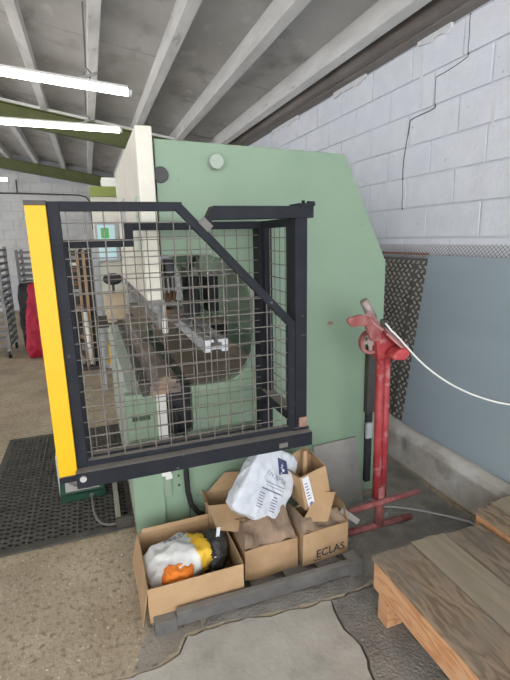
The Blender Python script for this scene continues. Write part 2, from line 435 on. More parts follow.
# ------------------------------------------------------------------ fluorescent lamps
def lamp(x0, x1, y, z0, z1, label, hx):
    t = thing('fluorescent_lamp', ((x0 + x1) / 2, y, (z0 + z1) / 2), label, 'lamp', 'fluorescent tubes under the roof')
    d = Vector((x1 - x0, 0, z1 - z0)).normalized()
    a = Vector((x0, y, z0)); b = Vector((x1, y, z1))
    MB().tube([a, b], .025, 16).build('tube', 'tube_light', t, smooth=True)
    for p, s in ((a, -1), (b, 1)):
        MB().tube([p, p + d * s * .028], .026, 16).build('end_cap', 'white_paint', t)
    MB().bar(a + Vector((0, 0, .036)), b + Vector((0, 0, .036)), .05, .018, (0, 0, 1)).build('batten', 'white_paint', t)
    for x in hx:
        f = (x - x0) / (x1 - x0); zc = z0 + (z1 - z0) * f + .045
        zt = roof(x) - .012
        MB().tube([(x, y, zc), (x + .015, y, zc + .05), (x - .02, y, zc + .09), (x, y, zt)], .006, 6).build('hanger', 'grey_cable', t)
        MB().bar((x - .10, y, zc - .005), (x + .06, y, zc + .055), .02, .012, (0, 1, 0)).build('hanger_clip', 'bright_steel', t)
lamp(-1.15, .41, 4.0, 2.865, 2.742, 'long lit fluorescent tube nearest the camera, uppermost on the left', (.13, -.95))
lamp(-1.25, .44, 5.5, 2.815, 2.785, 'long lit fluorescent tube just below the uppermost one, before the olive rafter', (.13, -1.0))
lamp(-2.8, -1.25, 9.5, 2.74, 2.72, 'far lit fluorescent tube whose end shows at the left picture edge', (-1.5, -2.5))

# ------------------------------------------------------------------ press brake
P = 2.2
pb = thing('press_brake', (.8, 3.2, 0), 'large pale green press brake with cream ram and tall flat side plate', 'machine')
TH = [(.322, 1.53), (.53, 1.53), (.62, 1.505), (.69, 1.455), (.745, 1.375), (.78, 1.27), (.79, 1.17), (.79, 1.08), (.775, 1.0), (.745, .94), (.70, .895), (.65, .872), (.58, .86), (.43, .86), (.43, .62), (.39, .60)]
OUT = [(.39, .02), (1.592, .02), (1.592, 1.451), (1.315, 2.008), (1.30, 2.02), (.322, 2.05)]
side = OUT[:1] + OUT[1:] + TH
def plate(y0, y1): return MB().prism(side, y0, y1, 'y')
sp = plate(P, P + .05).build('side_plate', 'machine_green', pb, bevel=.004)
like(sp, 'side_plate', (ORG[sp.name].x, 4.25, ORG[sp.name].z), pb)
# dusty lining strip on the lower lip of the throat
MB().box(.95, .97, 2.26, 4.2, 1.0, 1.62).build('rear_panel', 'machine_green', pb)
MB().box(.70, .95, 3.25, 3.37, .97, 1.01).build('rear_ledge', 'tray_dust', pb)
MB().box(.70, .95, 3.28, 3.34, .84, .97).build('ledge_shade', 'motor_black', pb)  # black box painting the shaded gap below the ledge
MB().box(.46, .95, 2.26, 4.2, .82, .835).build('drip_tray', 'tray_dust', pb)
base = MB().box(.10, .384, P, P + .05, .0, .60)
base.build('base_plate', 'machine_green', pb, bevel=.003)
MB().box(.105, .294, P - .012, P, .27, .615).build('access_panel', 'panel_green', pb, bevel=.003)
MB().box(.265, .30, P - .02, P - .0, .375, .405).build('connector', 'white_paint', pb)
for z in (.30, .355): MB().tube([(.335, P, z + .02), (.335, P - .006, z + .02)], .006, 10).build('plate_screw', 'dark_knob', pb)
# knob, dark disc, paint scar
MB().tube([(.60, P, 1.953), (.60, P - .05, 1.953)], .034, 24).build('knob', 'bed_grey_green', pb, bevel=.004)
MB().tube([(0.342, P, 1.893), (0.342, P - .014, 1.893)], .036, 24).build('dark_disc', 'dark_knob', pb, bevel=.003)
MB().prism([(1.237 + .019 * math.cos(a * .5) * (1 + .25 * math.sin(a * 3)), 1.125 + .011 * math.sin(a * .5) * (1 + .2 * math.cos(a * 2))) for a in range(13)][:12], P - .0015, P, 'y').build('paint_scar', 'rust', pb)
# ram
ram = MB().box(.238, .312, 2.17, 3.75, 1.32, 2.095).build('ram', 'cream', pb, bevel=.006)
MB().box(.232, .239, 2.22, 2.34, 1.55, 1.80).build('ram_window', 'mint_glass', pb)
MB().box(.233, .239, 3.0, 3.25, 1.68, 1.86).build('ram_badge', 'cab_grey', pb)
# upper tooling
n = 7
for i in range(n):
    y0 = 2.18 + i * .224
    h = MB().prism([(.262, 1.32), (.322, 1.32), (.322, 1.265), (.305, 1.255), (.298, 1.175), (.286, 1.175), (.280, 1.255), (.262, 1.265)], y0, y0 + .222, 'y')
    o = h.build('punch_segment', 'punch_grey', pb)
    MB().box(.246, .262, y0 + .05, y0 + .17, 1.275, 1.325).build('punch_clamp', 'punch_grey', o)
MB().tube([(.31, 2.15, 1.235), (.31, 2.15, 1.165)], .014, 12).build('white_stop', 'white_paint', pb)
MB().box(.30, .32, 2.15, 2.17, 1.235, 1.30).build('stop_bracket', 'bright_steel', pb)
# bed
be = MB()
for b in ((.098, .124, .10, .86), (.210, .25, .10, .86), (.124, .210, .10, .722), (.124, .210, .748, .86)): be.box(b[0], b[1], P - .02, P + .04, b[2], b[3])
be.box(.124, .210, P + .03, P + .04, .72, .75)
be.build('bed_end', 'machine_green', pb)
MB().prism([(.098, .10), (.25, .10), (.25, .855), (.115, .855), (.098, .82)], P + .04, 4.25, 'y').build('bed', 'bed_grey_green', pb)
MB().box(.246, .294, P - .03, P - .005, .40, .86).build('bed_trim', 'white_paint', pb, bevel=.003)
MB().box(.30, .45, P + .06, P + .10, .10, .85).build('gap_shade', 'motor_black', pb)  # black sheet standing in for the shade of the open gap
MB().tube([(.33, 2.19, .76), (.345, 2.185, .70), (.335, 2.19, .62)], .016, 8).build('gap_hose', 'black_rubber', pb, smooth=True)
for i in range(8):
    y0 = 2.14 + i * .26
    w = .365 if i < 2 else .34
    d = MB(); d.box(.215, w, y0, y0 + .255, .86, .907); d.box(.23, w - .02, y0 + .004, y0 + .25, .907, .930)
    d.prism([(.245, .930), (w - .035, .930), (w - .05, .947), (.26, .947)], y0 + .006, y0 + .248, 'y')
    o = d.build('die_segment', 'tool_steel', pb)
    MB().box(.18, .215, y0 + .03, y0 + .10, .85, .92).build('die_clamp', 'dark_iron', o)
    MB().box(.18, .215, y0 + .15, y0 + .22, .85, .92).build('die_clamp', 'dark_iron', o)
# backgauge
bgm = MB()
bx0, bx1, bz0, bz1 = .515, .64, 1.025, 1.09
cx = (bx0 + bx1) / 2
bgm.prism([(bx0, bz0), (cx - .03, bz0), (cx - .03, bz0 + .014), (cx + .03, bz0 + .014), (cx + .03, bz0), (bx1, bz0), (bx1, bz1), (cx + .012, bz1), (cx + .012, bz1 - .014), (cx + .03, bz1 - .014),
           (cx + .03, bz0 + .026), (cx - .03, bz0 + .026), (cx - .03, bz1 - .014), (cx - .012, bz1 - .014), (cx - .012, bz1), (bx0, bz1)], 2.22, 4.2, 'y')
bgm.build('backgauge_beam', 'aluminium', pb)
bl = MB().box(.47, .55, 2.95, 3.05, 1.06, 1.16); bl.box(.43, .47, 2.92, 3.0, 1.10, 1.17)
bl.build('backgauge_finger', 'tool_steel', pb, bevel=.004)
MB().box(.40, .46, 2.85, 3.0, 1.12, 1.17).build('backgauge_block', 'copper_orange', pb)
mt = MB().box(.60, .68, 3.0, 3.2, 1.09, 1.36).build('drive_motor', 'motor_black', pb, bevel=.01)
MB().box(.60, .68, 3.02, 3.2, 1.36, 1.42).build('motor_head', 'steel_plate', mt)
mt = MB().box(.72, .80, 2.95, 3.15, 1.12, 1.36).build('drive_motor', 'motor_black', pb, bevel=.01)
MB().box(.70, .86, 2.93, 3.2, 1.36, 1.375).build('motor_head', 'steel_plate', mt)
MB().box(.345, .395, 2.28, 2.4, 1.425, 1.505).build('cylinder_block', 'motor_black', pb, bevel=.008)
MB().box(.47, .55, 3.2, 3.4, 1.20, 1.42).build('valve_block', 'dark_iron', pb)
for i, (x, z) in enumerate(((.44, 1.36), (.47, 1.36), (.50, 1.37))):
    MB().tube([(x, 3.0, z - .10), (x, 3.0, z)], .012, 8).build('hydraulic_fitting', 'bright_steel', pb)
    MB().tube([(x, 3.0, z - .16), (x + .01, 3.0, z - .10)], .014, 8).build('hydraulic_fitting', 'copper_orange', pb)
MB().tube([(.60, 2.9, 1.36), (.605, 2.9, 1.42), (.625, 2.9, 1.47), (.66, 2.9, 1.50)], .014, 8).build('cable_chain', 'motor_black', pb)
for i in range(4): MB().box(.598 + i * .014, .612 + i * .014, 2.88, 2.89, 1.37 + i * .035, 1.39 + i * .035).build('chain_link', 'bright_steel', pb)
# hose hanging under the guard, dark strut on the right edge
MB().tube([(.372, 2.165, .64), (.370, 2.16, .42), (.372, 2.155, .30), (.385, 2.15, .22), (.42, 2.145, .165), (.50, 2.14, .12), (.56, 2.14, .08)], .014, 10).build('drain_hose', 'black_rubber', pb, smooth=True)
MB().box(1.472, 1.53, P - .04, P - .001, .56, 1.02).build('cable_duct', 'dark_iron', pb, bevel=.004)
MB().box(1.485, 1.52, P - .03, P - .001, .10, .56).build('cable_duct', 'motor_black', pb)
MB().box(1.47, 1.51, P - .05, P - .03, .40, .50).build('switch_box', 'cab_grey', pb, bevel=.004)

# ------------------------------------------------------------------ safety guard
cg = thing('safety_guard', (.35, 1.92, .69), 'black framed wire mesh safety guard with a bright yellow edge post', 'safety guard')
ff = MB()
y0, y1 = 1.697, 1.723
ff.box(-.12, -.080, y0, y1, .755, 1.735); ff.box(-.080, .335, y0, y1, 1.703, 1.735)
ff.bar((.318, 1.71, 1.722), (.774, 1.71, 1.244), .032, y1 - y0 + .002, (0, 1, 0)); ff.box(.755, .787, y0, y1, .755, 1.255); ff.box(-.08, .755, y0, y1, .764, .788)
ff = ff.build('gate_frame', 'cage_black', cg, bevel=.002)
yp = MB().box(-.185, -.12, 1.685, 1.735, .745, 1.722).build('yellow_post', 'safety_yellow', cg, bevel=.003)
MB().box(-.186, -.119, 1.684, 1.736, 1.722, 1.737).build('post_cap', 'dark_iron', yp)
bb = MB(); bb.box(-.125, .85, 1.655, 1.74, .70, .764)
bb.build('bottom_beam', 'cage_black', cg, bevel=.003)
MB().box(-.185, -.125, 1.68, 1.735, .722, .745).build('beam_end', 'cage_black', cg)
MB().tube([(-.10, 1.655, .742), (-.10, 1.645, .742)], .012, 16).build('bolt', 'bolt', cg)
MB().box(.69, .73, 1.651, 1.655, .715, .735).build('maker_plate', 'grey_cable', cg)
gp = MB().box(.79, .845, 1.70, 1.76, .757, 1.68).build('gate_post', 'cage_black', cg, bevel=.003)
MB().box(.775, .85, 1.69, 1.765, .757, .775).build('post_foot', 'cage_black', cg)
MB().box(.805, .842, 1.695, 1.70, .775, .82).build('post_bracket', 'rust', cg)
MB().prism([(.412, 1.652), (.432, 1.652), (.448, 1.672), (.868, 1.676), (.868, 1.722), (.452, 1.722)], 1.69, 1.765, 'y').build('top_arm', 'cage_black', cg, bevel=.002)
hg = MB(); hg.box(.80, .872, 1.685, 1.78, 1.722, 1.732); hg.box(.845, .872, 1.69, 1.71, 1.732, 1.74); hg.tube([(.835, 1.72, 1.73), (.835, 1.72, 1.745)], .007, 8)
hg.build('hinge_plate', 'cage_black', cg)
MB().bar((.400, 1.688, 1.672), (.435, 1.688, 1.637), .030, .012, (0, 1, 0)).build('latch', 'grey_cable', cg)
inn = MB(); ya, yb = 2.105, 2.140
inn.box(-.12, -.083, ya, yb, .585, 1.61); inn.box(-.083, .155, ya, yb, 1.575, 1.61); inn.box(.155, .19, ya, yb, 1.575, 1.68)
inn.box(.19, .79, ya, yb, 1.645, 1.68); inn.box(-.083, .79, ya, yb, .585, .62)
inn = inn.build('rear_frame', 'cage_black', cg, bevel=.002)
rp = MB(); rp.box(.785, .843, 2.10, 2.199, .585, 1.68)
rp.build('rear_post', 'cage_black', cg, bevel=.003)
for z in (1.60, 1.20, .86): MB().tube([(.81, 2.10, z), (.81, 2.092, z)], .009, 10).build('bolt', 'red_dull' if z > 1.5 else 'dark_iron', cg)
sf = MB(); sf.box(.80, .835, 1.75, 2.10, 1.645, 1.68); sf.box(.775, .835, 1.75, 2.10, .79, .832); sf.box(.79, .833, 1.76, 1.795, .757, 1.68); sf.box(.795, .833, 2.06, 2.10, .75, 1.68)
sf = sf.build('return_frame', 'cage_black', cg, bevel=.002)
WR, CELL = .0022, .0605
def wires_front():
    x = -.10 + CELL * .62
    while x < .755:
        zt = 1.71 if x < .325 else 1.722 - (x - .318) * (.478 / .456)
        MB().tube([(x, 1.705, .775), (x, 1.705, zt)], WR, 6).build('wire', 'wire', ff); x += CELL
    z = .775 + CELL * .7
    while z < 1.70:
        xt = .765 if z < 1.25 else .318 + (1.722 - z) * (.456 / .478)
        MB().tube([(-.10, 1.7105, z), (xt, 1.7105, z)], WR, 6).build('wire', 'wire', ff); z += CELL
def wires_rear():
    x = -.10 + CELL * .8
    while x < .78:
        MB().tube([(x, 2.118, .60), (x, 2.118, 1.59 if x < .16 else 1.66)], WR, 6).build('wire', 'wire', inn); x += CELL
    z = .62 + CELL * .45
    while z < 1.65:
        MB().tube([(-.10 if z < 1.58 else .17, 2.1235, z), (.79, 2.1235, z)], WR, 6).build('wire', 'wire', inn); z += CELL
def wires_side():
    y = 1.80
    while y < 2.09:
        MB().tube([(.815, y, .82), (.815, y, 1.66)], WR, 6).build('wire', 'wire', sf); y += CELL
    z = .85 + CELL * .4
    while z < 1.645:
        MB().tube([(.8205, 1.755, z), (.8205, 2.105, z)], WR, 6).build('wire', 'wire', sf); z += CELL
wires_front(); wires_rear(); wires_side()

# ------------------------------------------------------------------ leaning sheets on the right
def lean(xb, zb, xt, zt):                       # maps (y, s) on the sheet to a point, s from 0 to 1 up the sheet
    return lambda y, s, d=0.0: Vector((xb + (xt - xb) * s - d * .985, y, zb + (zt - zb) * s + d * .16))
def leaning(name, y0, y1, xb, zb, xt, zt, t, m, label, cat, shear=0.0):
    f = lean(xb, zb, xt, zt)
    return f, tag(MB().sheet(f(y0, 0), f(y1, 0), f(y1, 1), f(y0, 1), t).build(name, m), label, cat)
leaning('galvanised_sheet', -.6, 2.50, 2.000, .288, 2.150, 1.462, .004, 'galv_sheet', 'big plain blue-grey metal sheet leaning on the white block wall', 'metal sheet')
def checker(y0, y1, xb, xt, zt, label):
    f = lean(xb, .290, xt, zt)
    t = thing('checker_plate', (xb, (y0 + y1) / 2, .29), label, 'metal sheet', 'checker plates leaning by the wall')
    MB().sheet(f(y0, 0), f(y1, 0), f(y1, 1), f(y0, 1), .004).build('plate', 'checker', t)
    b = MB(); p = .056; L = math.dist(f(0, 0), f(0, 1)); j = 0
    yv0 = max(y0, 2.2)
    s = .02
    while s < L - .01:
        y = yv0 + .012 + (p / 2 if j % 2 else 0); i = 0
        while y < y1 - .012:
            a = math.radians(35 if (j % 2) else -35)
            c = lambda u, w, d: f(y + u * math.cos(a) - w * math.sin(a), (s + u * math.sin(a) + w * math.cos(a)) / L, d)
            b.add([c(-.022, 0, .002), c(0, -.010, .002), c(.022, 0, .002), c(0, .010, .002), c(0, 0, .0075)], [(0, 1, 4), (1, 2, 4), (2, 3, 4), (3, 0, 4)])
            y += p; i += 1
        s += p * .55; j += 1
    o = b.build('tread', 'tread', t); o['kind'] = 'stuff'
checker(1.2, 2.64, 2.012, 2.157, 1.44, 'narrow visible checker plate strip directly beside the plain blue-grey sheet')
checker(1.5, 3.05, 2.026, 2.164, 1.44, 'rearmost checker plate, half hidden behind the green machine')
ex = thing('expanded_metal_sheet', (2.04, 2.0, .29), 'fine expanded metal mesh sheet whose top edge shows above the plain sheet', 'metal mesh')
f = lean(2.040, .292, 2.172, 1.535); b = MB(); dy, ds = .030, .013; L = math.dist(f(0, 0), f(0, 1))
rows = int(L / ds)
for j in range(rows):
    if j * ds < .6 and j % 2: pass
    for i in range(int(2.6 / dy)):
        y = .6 + i * dy + (dy / 2 if j % 2 else 0); s = j * ds / L; s2 = min(1, (j + 1) * ds / L)
        for sg in (-1, 1):
            a = Vector(f(y, s)); c = Vector(f(y + sg * dy / 2, s2)); w = Vector((0, 0, .0022))
            b.add([a - w, a + w, c + w, c - w], [(0, 1, 2, 3)])
o = b.build('mesh', 'expanded', ex, fixn=False); o['kind'] = 'stuff'
b = MB(); b.bar(f(2.50, .945, .02), f(3.05, .945, .02), .016, .008, (1, 0, 0)); b.build('rusty_edge', 'rust', ex)

# ------------------------------------------------------------------ small plate leaning on the machine
tag(MB().sheet((1.13, 2.135, .002), (1.447, 2.135, .002), (1.413, 2.185, .412), (1.128, 2.185, .400), .008).build('steel_offcut', 'steel_plate'),
    'small bare grey steel plate leaning on the foot of the green machine', 'metal plate')

# ------------------------------------------------------------------ red stand
rs = thing('roller_stand', (1.385, 1.88, 0), 'red steel workpiece stand with double tube post and sloping head', 'stand')
MB().tube([(1.362, 1.88, .19), (1.350, 1.88, 1.03)], .023, 14).build('post', 'red_paint', rs, smooth=True)
MB().tube([(1.403, 1.885, .19), (1.391, 1.885, 1.03)], .022, 14).build('post', 'red_paint', rs, smooth=True)
MB().tube([(1.381, 1.875, .02), (1.379, 1.875, .26)], .027, 14).build('lower_post', 'red_dull', rs, smooth=True)
MB().tube([(1.165, 1.845, .172), (1.615, 1.845, .19)], .0165, 12).build('cross_bar', 'red_dull', rs, smooth=True)
MB().tube([(1.13, 1.875, .018), (1.60, 1.875, .018)], .018, 12).build('foot_bar', 'red_dull', rs, smooth=True)
# head: gusset, sloping channel, lip, end block, wheel, clamp handle
MB().prism([(1.258, 1.16), (1.333, 1.143), (1.37, 1.094), (1.427, 1.041), (1.40, 1.0), (1.323, .985), (1.311, 1.045), (1.306, 1.096)], 1.855, 1.905, 'y').build('gusset', 'red_paint', rs, bevel=.003)
MB().sheet((1.19, 1.80, 1.236), (1.255, 1.86, 1.240), (1.345, 1.86, 1.150), (1.300, 1.80, 1.150), .012).build('top_plate', 'red_pale', rs, bevel=.002)
MB().sheet((1.318, 1.79, 1.135), (1.352, 1.86, 1.150), (1.475, 1.86, 1.045), (1.440, 1.79, 1.030), .012).build('channel', 'red_pale', rs, bevel=.002)
MB().prism([(1.30, 1.15), (1.345, 1.145), (1.47, 1.035), (1.43, 1.03), (1.33, 1.10)], 1.862, 1.87, 'y').build('channel_side', 'red_paint', rs, bevel=.002)
MB().prism([(1.099, 1.217), (1.109, 1.23), (1.172, 1.239), (1.217, 1.225), (1.24, 1.19), (1.201, 1.178), (1.179, 1.185), (1.131, 1.182), (1.11, 1.197)], 1.79, 1.81, 'y').build('lip', 'red_dull', rs, bevel=.005)
MB().prism([(1.20, 1.20), (1.25, 1.22), (1.31, 1.15), (1.30, 1.09), (1.25, 1.10), (1.225, 1.16)], 1.815, 1.835, 'y').build('lip_web', 'red_dull', rs, bevel=.003)
MB().prism([(1.353, 1.024), (1.386, 1.052), (1.439, 1.055), (1.455, 1.033), (1.447, 1.005), (1.420, .990), (1.385, .995), (1.355, 1.0)], 1.775, 1.85, 'y').build('end_block', 'red_end', rs, bevel=.012)
w_ = MB(); n_ = 28
for a in range(n_):
    a0, a1 = 2 * math.pi * a / n_, 2 * math.pi * (a + 1) / n_
    q = [(1.292 + rr_ * math.cos(t), yy_, 1.078 + rr_ * math.sin(t)) for t in (a0, a1) for rr_ in (.048, .063) for yy_ in (1.875, 1.90)]
    w_.add(q, [(0, 2, 6, 4), (1, 5, 7, 3), (2, 3, 7, 6), (0, 4, 5, 1)])
w_.build('wheel_rim', 'red_dull', rs)
MB().tube([(1.292, 1.895, 1.078), (1.292, 1.88, 1.078)], .022, 18).build('wheel_hub', 'grey_pink', rs)
MB().bar((1.245, 1.888, 1.075), (1.339, 1.888, 1.081), .018, .008, (0, 1, 0)).build('wheel_spoke', 'grey_pink', rs)
MB().bar((1.290, 1.888, 1.125), (1.294, 1.888, 1.031), .018, .008, (0, 1, 0)).build('wheel_spoke', 'grey_pink', rs)
MB().tube([(1.318, 1.91, 1.19), (1.262, 1.91, 1.285)], [.024, .022], 14).build('clamp_handle', 'grey_pink', rs, smooth=True)
MB().tube([(1.318, 1.82, 1.165), (1.308, 1.82, 1.20)], .010, 10).build('clamp_screw', 'dark_iron', rs)
def bez(p0, p1, p2, p3, n=16):
    p0, p1, p2, p3 = map(Vector, (p0, p1, p2, p3))
    return [p0 * (1 - t) ** 3 + p1 * 3 * t * (1 - t) ** 2 + p2 * 3 * t * t * (1 - t) + p3 * t ** 3 for t in [i / n for i in range(n + 1)]]
MB().tube([(1.30, 1.78, 1.19), (1.324, 1.775, 1.16), (1.375, 1.77, 1.112)] + bez((1.453, 1.765, 1.03), (1.58, 1.68, .86), (1.68, 1.45, .80), (1.84, 1.30, .86)) + bez((1.88, 1.22, .885), (1.96, 1.0, .95), (2.02, .5, 1.02), (2.06, -.2, 1.25)), .0045, 8).build('cord', 'white_cord', rs, smooth=True)['label'] = 'thin white cord drooping across the blue-grey sheet'
tag(MB().tube(bez((1.42, 2.06, .008), (1.62, 2.0, .008), (1.72, 1.90, .008), (1.88, 1.72, .008)) + [Vector((1.93, 1.4, .008))], .006, 8).build('floor_cable', 'silver_cable', smooth=True),
    'silvery cable lying on the floor behind the red stand foot', 'cable')

# ------------------------------------------------------------------ skid under the boxes
sk = thing('timber_skid', (.6, 1.75, 0), 'low dark grey skid with a long front rail under the cardboard boxes', 'skid')
MB().prism([(.20, .022), (1.03, .016), (1.03, .082), (.20, .088)], 1.60, 1.632, 'y').build('front_rail', 'skid_grey', sk, bevel=.003)
MB().box(.108, .20, 1.60, 1.66, 0, .062).build('foot', 'skid_grey', sk, bevel=.003)
MB().box(1.03, 1.10, 1.60, 1.68, 0, .075).build('foot', 'skid_grey', sk, bevel=.003)
MB().box(.20, 1.05, 2.02, 2.06, 0, .03).build('rear_rail', 'skid_grey', sk)
for i in range(5): MB().box(.22 + i * .17, .34 + i * .17, 1.646, 2.06, .03 if False else .012, .030).build('deck_board', 'skid_grey', sk)

# ------------------------------------------------------------------ cardboard boxes
def open_box(name, loc, w, d, h, rot, label, m, tilt=0, inside=True, bulge=.004, seed=0):
    """box with its floor at loc; local x = width, y = depth (front at -d/2)"""
    t = thing(name, loc, label, 'box', 'cardboard boxes beside the machine')
    M = Matrix.Translation(Vector(loc)) @ Matrix.Rotation(rot, 4, 'Z') @ Matrix.Rotation(tilt, 4, 'Y')
    W, D = w / 2, d / 2
    def part(nm, pts, mm, n=8, amp=bulge, sd=0, fr=8):
        b = MB().sheet(*pts, .004, n, amp, seed + sd, fr); b.xform(M); return b.build(nm, mm, t)
    part('bottom', [(-W, -D, .004), (W, -D, .004), (W, D, .004), (-W, D, .004)], 'card_inside', 1, 0)
    part('front_wall', [(-W, -D, 0), (W, -D, 0), (W, -D, h), (-W, -D, h)], m)
    part('rear_wall', [(-W, D, 0), (W, D, 0), (W, D, h), (-W, D, h)], m, sd=1)
    part('side_wall', [(-W, -D, 0), (-W, D, 0), (-W, D, h), (-W, -D, h)], m, sd=2)
    part('side_wall', [(W, -D, 0), (W, D, 0), (W, D, h), (W, -D, h)], m, sd=3)
    return t, M, part
# the big open box with the sack
big, MBX, part = open_box('cardboard_box', (.302, 1.842, .031), .415, .385, .165, .0, 'large shallow open cardboard box holding a torn sack, leftmost of the boxes', 'card_light', seed=3)
part('flap', [(-.2075, -.19, .165), (-.2075, .19, .172), (-.245, .17, .04), (-.235, -.19, -.012)], 'card', 6, .006, 5)
part('flap', [(-.19, .193, .165), (.2, .193, .165), (.2, .20, .185), (-.19, .20, .182)], 'card_light', 4, .003, 6)
# box under the white bag
bxB, MB_, part = open_box('cardboard_box', (.675, 1.862, .031), .265, .27, .165, .0, 'crumpled brown cardboard box below the white plastic bag', 'card', seed=8, bulge=.012)
part('flap', [(-.132, -.135, .165), (.132, -.135, .165), (.12, .0, .262), (-.10, -.01, .225)], 'card_dirty', 14, .05, 5, 14)
part('flap', [(.132, -.135, .165), (.132, .135, .165), (.09, .12, .25), (.08, -.05, .225)], 'card', 6, .02, 6)
part('flap', [(-.132, -.135, .165), (-.132, .135, .165), (-.09, .12, .21), (-.10, -.03, .20)], 'card_dirty', 6, .02, 7)
part('flap', [(-.13, .13, .165), (.13, .13, .165), (.12, .03, .22), (-.12, .03, .21)], 'card_dirty', 6, .02, 8)
# box behind with torn upper flaps
bxA, MA, part = open_box('cardboard_box', (.565, 2.062, .004), .225, .13, .275, -.12, 'tall cardboard box with torn open flaps behind the white bag', 'card', seed=14, bulge=.008)
part('flap', [(-.112, -.065, .275), (.06, -.065, .275), (.09, -.215, .185), (-.09, -.20, .228)], 'card_light', 8, .012, 5)
part('flap', [(-.112, -.065, .275), (-.112, .065, .275), (-.128, .06, .30), (-.128, -.06, .295)], 'card', 4, .006, 6)
part('flap', [(-.10, .065, .275), (.112, .065, .275), (.08, .085, .36), (.0, .085, .365)], 'card', 6, .010, 7)
part('flap', [(.06, -.065, .275), (.112, .065, .275), (.15, .0, .24), (.12, -.10, .22)], 'card_dirty', 6, .014, 8)
# printed box on the right
bxD, MD, partD = open_box('cardboard_box', (.958, 1.832, .031), .255, .215, .175, .06, 'cardboard box with dark stamped lettering at the right end of the skid', 'card_light', seed=20, bulge=.005)
partD('flap', [(-.127, -.107, .175), (.127, -.107, .175), (.115, -.02, .205), (-.11, -.03, .20)], 'card_dirty', 12, .035, 5, 18)
partD('flap', [(.127, -.107, .175), (.127, .107, .175), (.165, .11, .225), (.135, -.07, .245)], 'card', 8, .02, 6, 14)
partD('flap', [(-.127, .107, .175), (.127, .107, .175), (.15, .02, .26), (.02, -.03, .245)], 'card_light', 8, .03, 7, 12)
partD('flap', [(-.10, -.05, .20), (.02, -.09, .195), (.115, -.01, .285), (.03, .03, .29)], 'card_light', 6, .012, 9, 10)
partD('flap', [(-.127, -.107, .175), (-.127, .107, .175), (-.10, .09, .225), (-.09, -.05, .22)], 'card_dirty', 5, .012, 8)
# tilted box on top of it
bxC, MC, part = open_box('cardboard_box', (.978, 1.915, .262), .155, .14, .195, .10, 'small tilted cardboard box with white shipping label, on the printed box', 'card_light', tilt=-.20, seed=27, bulge=.004)
part('flap', [(-.077, .07, .195), (.077, .07, .195), (.06, .078, .245), (-.05, .078, .235)], 'card', 4, .006, 5)
part('flap', [(.077, -.07, .195), (.077, .07, .195), (.066, .06, .245), (.070, -.02, .22)], 'card', 4, .006, 6)
part('flap', [(-.077, -.07, .195), (-.077, .07, .195), (-.095, .06, .215), (-.095, -.05, .215)], 'card_dirty', 4, .006, 7)
b = MB().sheet((-.062, -.0775, .012), (-.022, -.0775, .012), (-.030, -.0775, .19), (-.068, -.0775, .19), .0016, 6, .0, 0); b.xform(MC); lab = b.build('shipping_label', 'label_white', bxC)
b = MB(); b.prism([(-.050, .022), (-.034, .022), (-.032, .036), (-.040, .042), (-.052, .036)], -.0795, -.0785, 'y'); b.xform(MC); b.build('label_mark', 'print_blue', lab)
b = MB()
for i in range(6): b.box(-.058 + .002 * (i % 2) - i * .0008, -.036 - .003 * (i % 3) - i * .0008, -.0792, -.0785, .06 + i * .018, .066 + i * .018)
b.xform(MC); b.build('label_print', 'bag_print', lab)
# wooden lath scraps inside box C
b = MB().bar((.94, 1.92, .34), (.955, 1.945, .52), .02, .02, (1, 0, 0)); tag(b.build('wood_offcut', 'wood_post'), 'short wooden offcut standing inside the small tilted box', 'offcut')

def text_on(txt, size, M, m, name, parent, thick=.0006, bvh=None, lift=.0012, d=None, bold=0.0, squash=1.0):
    cu = bpy.data.curves.new('lettering', 'FONT'); cu.body = txt; cu.size = size; cu.offset = bold; cu.align_x = 'CENTER'; cu.align_y = 'CENTER'; cu.resolution_u = 2
    to = bpy.data.objects.new('lettering', cu); col.objects.link(to)
    bpy.context.view_layer.update()
    me = bpy.data.meshes.new_from_object(to.evaluated_get(bpy.context.evaluated_depsgraph_get()))
    bpy.data.objects.remove(to); bpy.data.curves.remove(cu)
    b = MB()
    vs = [M @ Vector((v.co.x * squash, 0, v.co.y)) for v in me.vertices]
    if bvh is not None:
        out = []
        for v in vs:
            h = bvh.ray_cast(v - d * .5, d)
            out.append(h[0] - d * lift if h[0] is not None else v)
        vs = out
    b.add(vs, [list(p.vertices) for p in me.polygons])
    bpy.data.meshes.remove(me)
    return b.build(name, m, parent, fixn=False)
text_on('ECLAS', .058, MD @ Matrix.Translation((.022, -.116, .050)) @ Matrix.Rotation(-.02, 4, 'Y'), 'print', 'lettering', bxD, squash=1.02, bold=.0005)
b = MB(); b.box(-.075, -.03, -.1165, -.1155, .018, .021); b.xform(MD); b.build('underline', 'print', bxD)
# the underside piece poking out right of the printed box
b = MB().bar((1.09, 1.80, .23), (1.17, 1.76, .165), .03, .012, (0, 1, 0)); tag(b.build('packing_strip', 'steel_plate'), 'short grey packing strip sticking out right of the printed box', 'strip')

